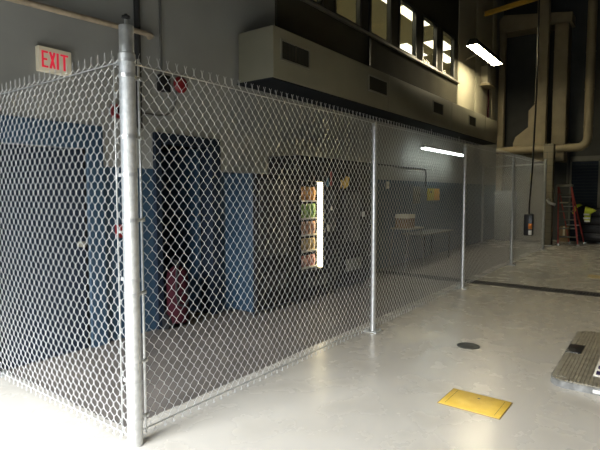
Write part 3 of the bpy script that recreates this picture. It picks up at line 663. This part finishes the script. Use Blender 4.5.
MB().box(17.62, .75, .06, 17.94, 2.02, 1.12, bev=.012).build('housing', 'blackmetal', tb)
for k in range(4): 
    dw = MB().box(17.605, .8, .12+k*.25, 17.62, 1.97, .33+k*.25, bev=.004).build('drawer', 'black', tb)
    MB().box(17.585, 1.2, .27+k*.25, 17.605, 1.6, .29+k*.25, bev=.003).build('handle', 'blackmetal', dw)
for a in (.85, 1.9): MB().box(17.66, a-.04, 0, 17.9, a+.04, .06, bev=.01).build('foot', 'black', tb)
# high visibility jacket draped over the cabinet front
hv = thing('safety_jacket', 'lime yellow and black high visibility jacket draped over the black cabinet', 'jacket', (17.55, 1.95, 1.1))
def cloth(poly, x0, x1, nm, m, par):
    n = len(poly); c = (sum(p[0] for p in poly)/n, sum(p[1] for p in poly)/n)
    mb = MB(); vs = [(x1, p[0], p[1]) for p in poly] + [(x0+.02, c[0]+(p[0]-c[0])*.86, c[1]+(p[1]-c[1])*.9) for p in poly] + [(x0, c[0]+(p[0]-c[0])*.5, c[1]+(p[1]-c[1])*.55) for p in poly]
    fs = [tuple(range(n)), tuple(range(2*n, 3*n))] + [(i, (i+1) % n, n+(i+1) % n, n+i) for i in range(n)] + [(n+i, n+(i+1) % n, 2*n+(i+1) % n, 2*n+i) for i in range(n)]
    return mb.add(vs, fs).build(nm, m, par)
cloth([(1.72, 1.10), (1.86, 1.17), (2.02, 1.2), (2.12, 1.14), (2.13, .72), (2.0, .68), (1.82, .7), (1.75, .9)], 17.5, 17.6, 'body', 'blackcloth', hv)
cloth([(1.98, 1.2), (2.04, 1.245), (2.14, 1.24), (2.22, 1.15), (2.27, .98), (2.23, .92), (2.18, .98), (2.14, 1.1), (2.08, 1.17)], 17.44, 17.55, 'collar', 'hivis', hv)
sv_ = cloth([(1.66, 1.0), (1.6, 1.04), (1.68, 1.1), (1.82, 1.15), (1.9, 1.17), (1.93, 1.0), (1.92, .72), (1.86, .68), (1.76, .7), (1.74, .94)], 17.4, 17.52, 'sleeve', 'hivis', hv)
MB().box(17.37, 1.75, .78, 17.42, 1.93, .84, bev=.01).box(17.37, 1.77, .90, 17.42, 1.93, .95, bev=.01).build('reflective_band', 'reflect', sv_)
MB().box(17.37, 1.76, .695, 17.42, 1.9, .745, bev=.01).build('reflective_cuff', 'reflect', sv_)
cbx = thing('cardboard_box', 'brown cardboard box on the floor behind the step ladder', 'box', (18.1, 2.53, 0))
MB().box(17.95, 2.4, 0, 18.3, 2.66, .5, bev=.006).build('carton', 'card', cbx); MB().box(17.946, 2.5, .2, 17.951, 2.56, .5).build('tape', 'cream', cbx)
tag(MB().tube([(XR-.12, 2.53, 1.9), (XR-.12, 2.53, 3.3)], .03, 8).build('drain_pipe', 'greyconduit'), 'thin grey pipe on the far wall above the red step ladder', 'pipe')

# ------------------------------------------------------------------ unseen lamp added above the frame to light the hall floor
for i, (x, y) in enumerate(((5.6, -.9),)):
    t = thing('added_high_bay_lamp', 'unseen high bay lamp added under the hall ceiling to light the grey floor', 'light', (x, y, 8.2))
    MB().lathe((x, y, 8.0), [(.3, 0), (.31, .0), (.3, .25), (.24, .45), (.1, .5), (.1, .6), (.02, .6), (.02, .44), (.23, .43), (.29, .24), (.3, 0)], 24, cap=False).build('reflector', 'alu', t)  # deep bell shaped to keep this lamp's light off the upper wall
    MB().lathe((x, y, 8.38), [(.2, 0), (.2, .03)], 20).build('lens', 'fill_lamp', t)
    MB().tube([(x, y, 8.6), (x, y, HZ-.01)], .012, 6).build('hanger', 'galv_dull', t)

# ------------------------------------------------------------------ light
def area(name, loc, rot, sx, sy, e, c):
    l = bpy.data.lights.new(name, 'AREA'); l.shape = 'RECTANGLE'; l.size = sx; l.size_y = sy; l.energy = e; l.color = c
    o = bpy.data.objects.new(name, l); COL.objects.link(o); o.location = loc; o.rotation_euler = rot; return o
d_ = Vector((5.6, 0, -3.6)); o_ = area('daylight_outside_bay_door', (-5.4, 2.3, 5.0), d_.to_track_quat('-Z', 'X').to_euler(), 4.6, 7.0, 6200, (.95, .98, 1.))
W = bpy.data.worlds.new('World'); S.world = W; W.use_nodes = True
W.node_tree.nodes['Background'].inputs[0].default_value = (.8, .9, 1, 1); W.node_tree.nodes['Background'].inputs[1].default_value = .6

# ------------------------------------------------------------------ camera
cam = bpy.data.cameras.new('camera'); co = bpy.data.objects.new('camera', cam); COL.objects.link(co)
cam.sensor_width = 36; cam.lens = 490/600*36; cam.clip_start = .05
co.location = (0, 0, 1.59)
yaw = math.radians(36.4); pit = math.radians(3.75)
fw = Vector((math.cos(yaw)*math.cos(pit), math.sin(yaw)*math.cos(pit), -math.sin(pit)))
co.rotation_euler = fw.to_track_quat('-Z', 'Y').to_euler()
S.camera = co
S.view_settings.view_transform = 'Standard'; S.view_settings.look = 'None'; S.view_settings.gamma = 1; S.view_settings.exposure = 0.; S.view_settings.use_curve_mapping = False
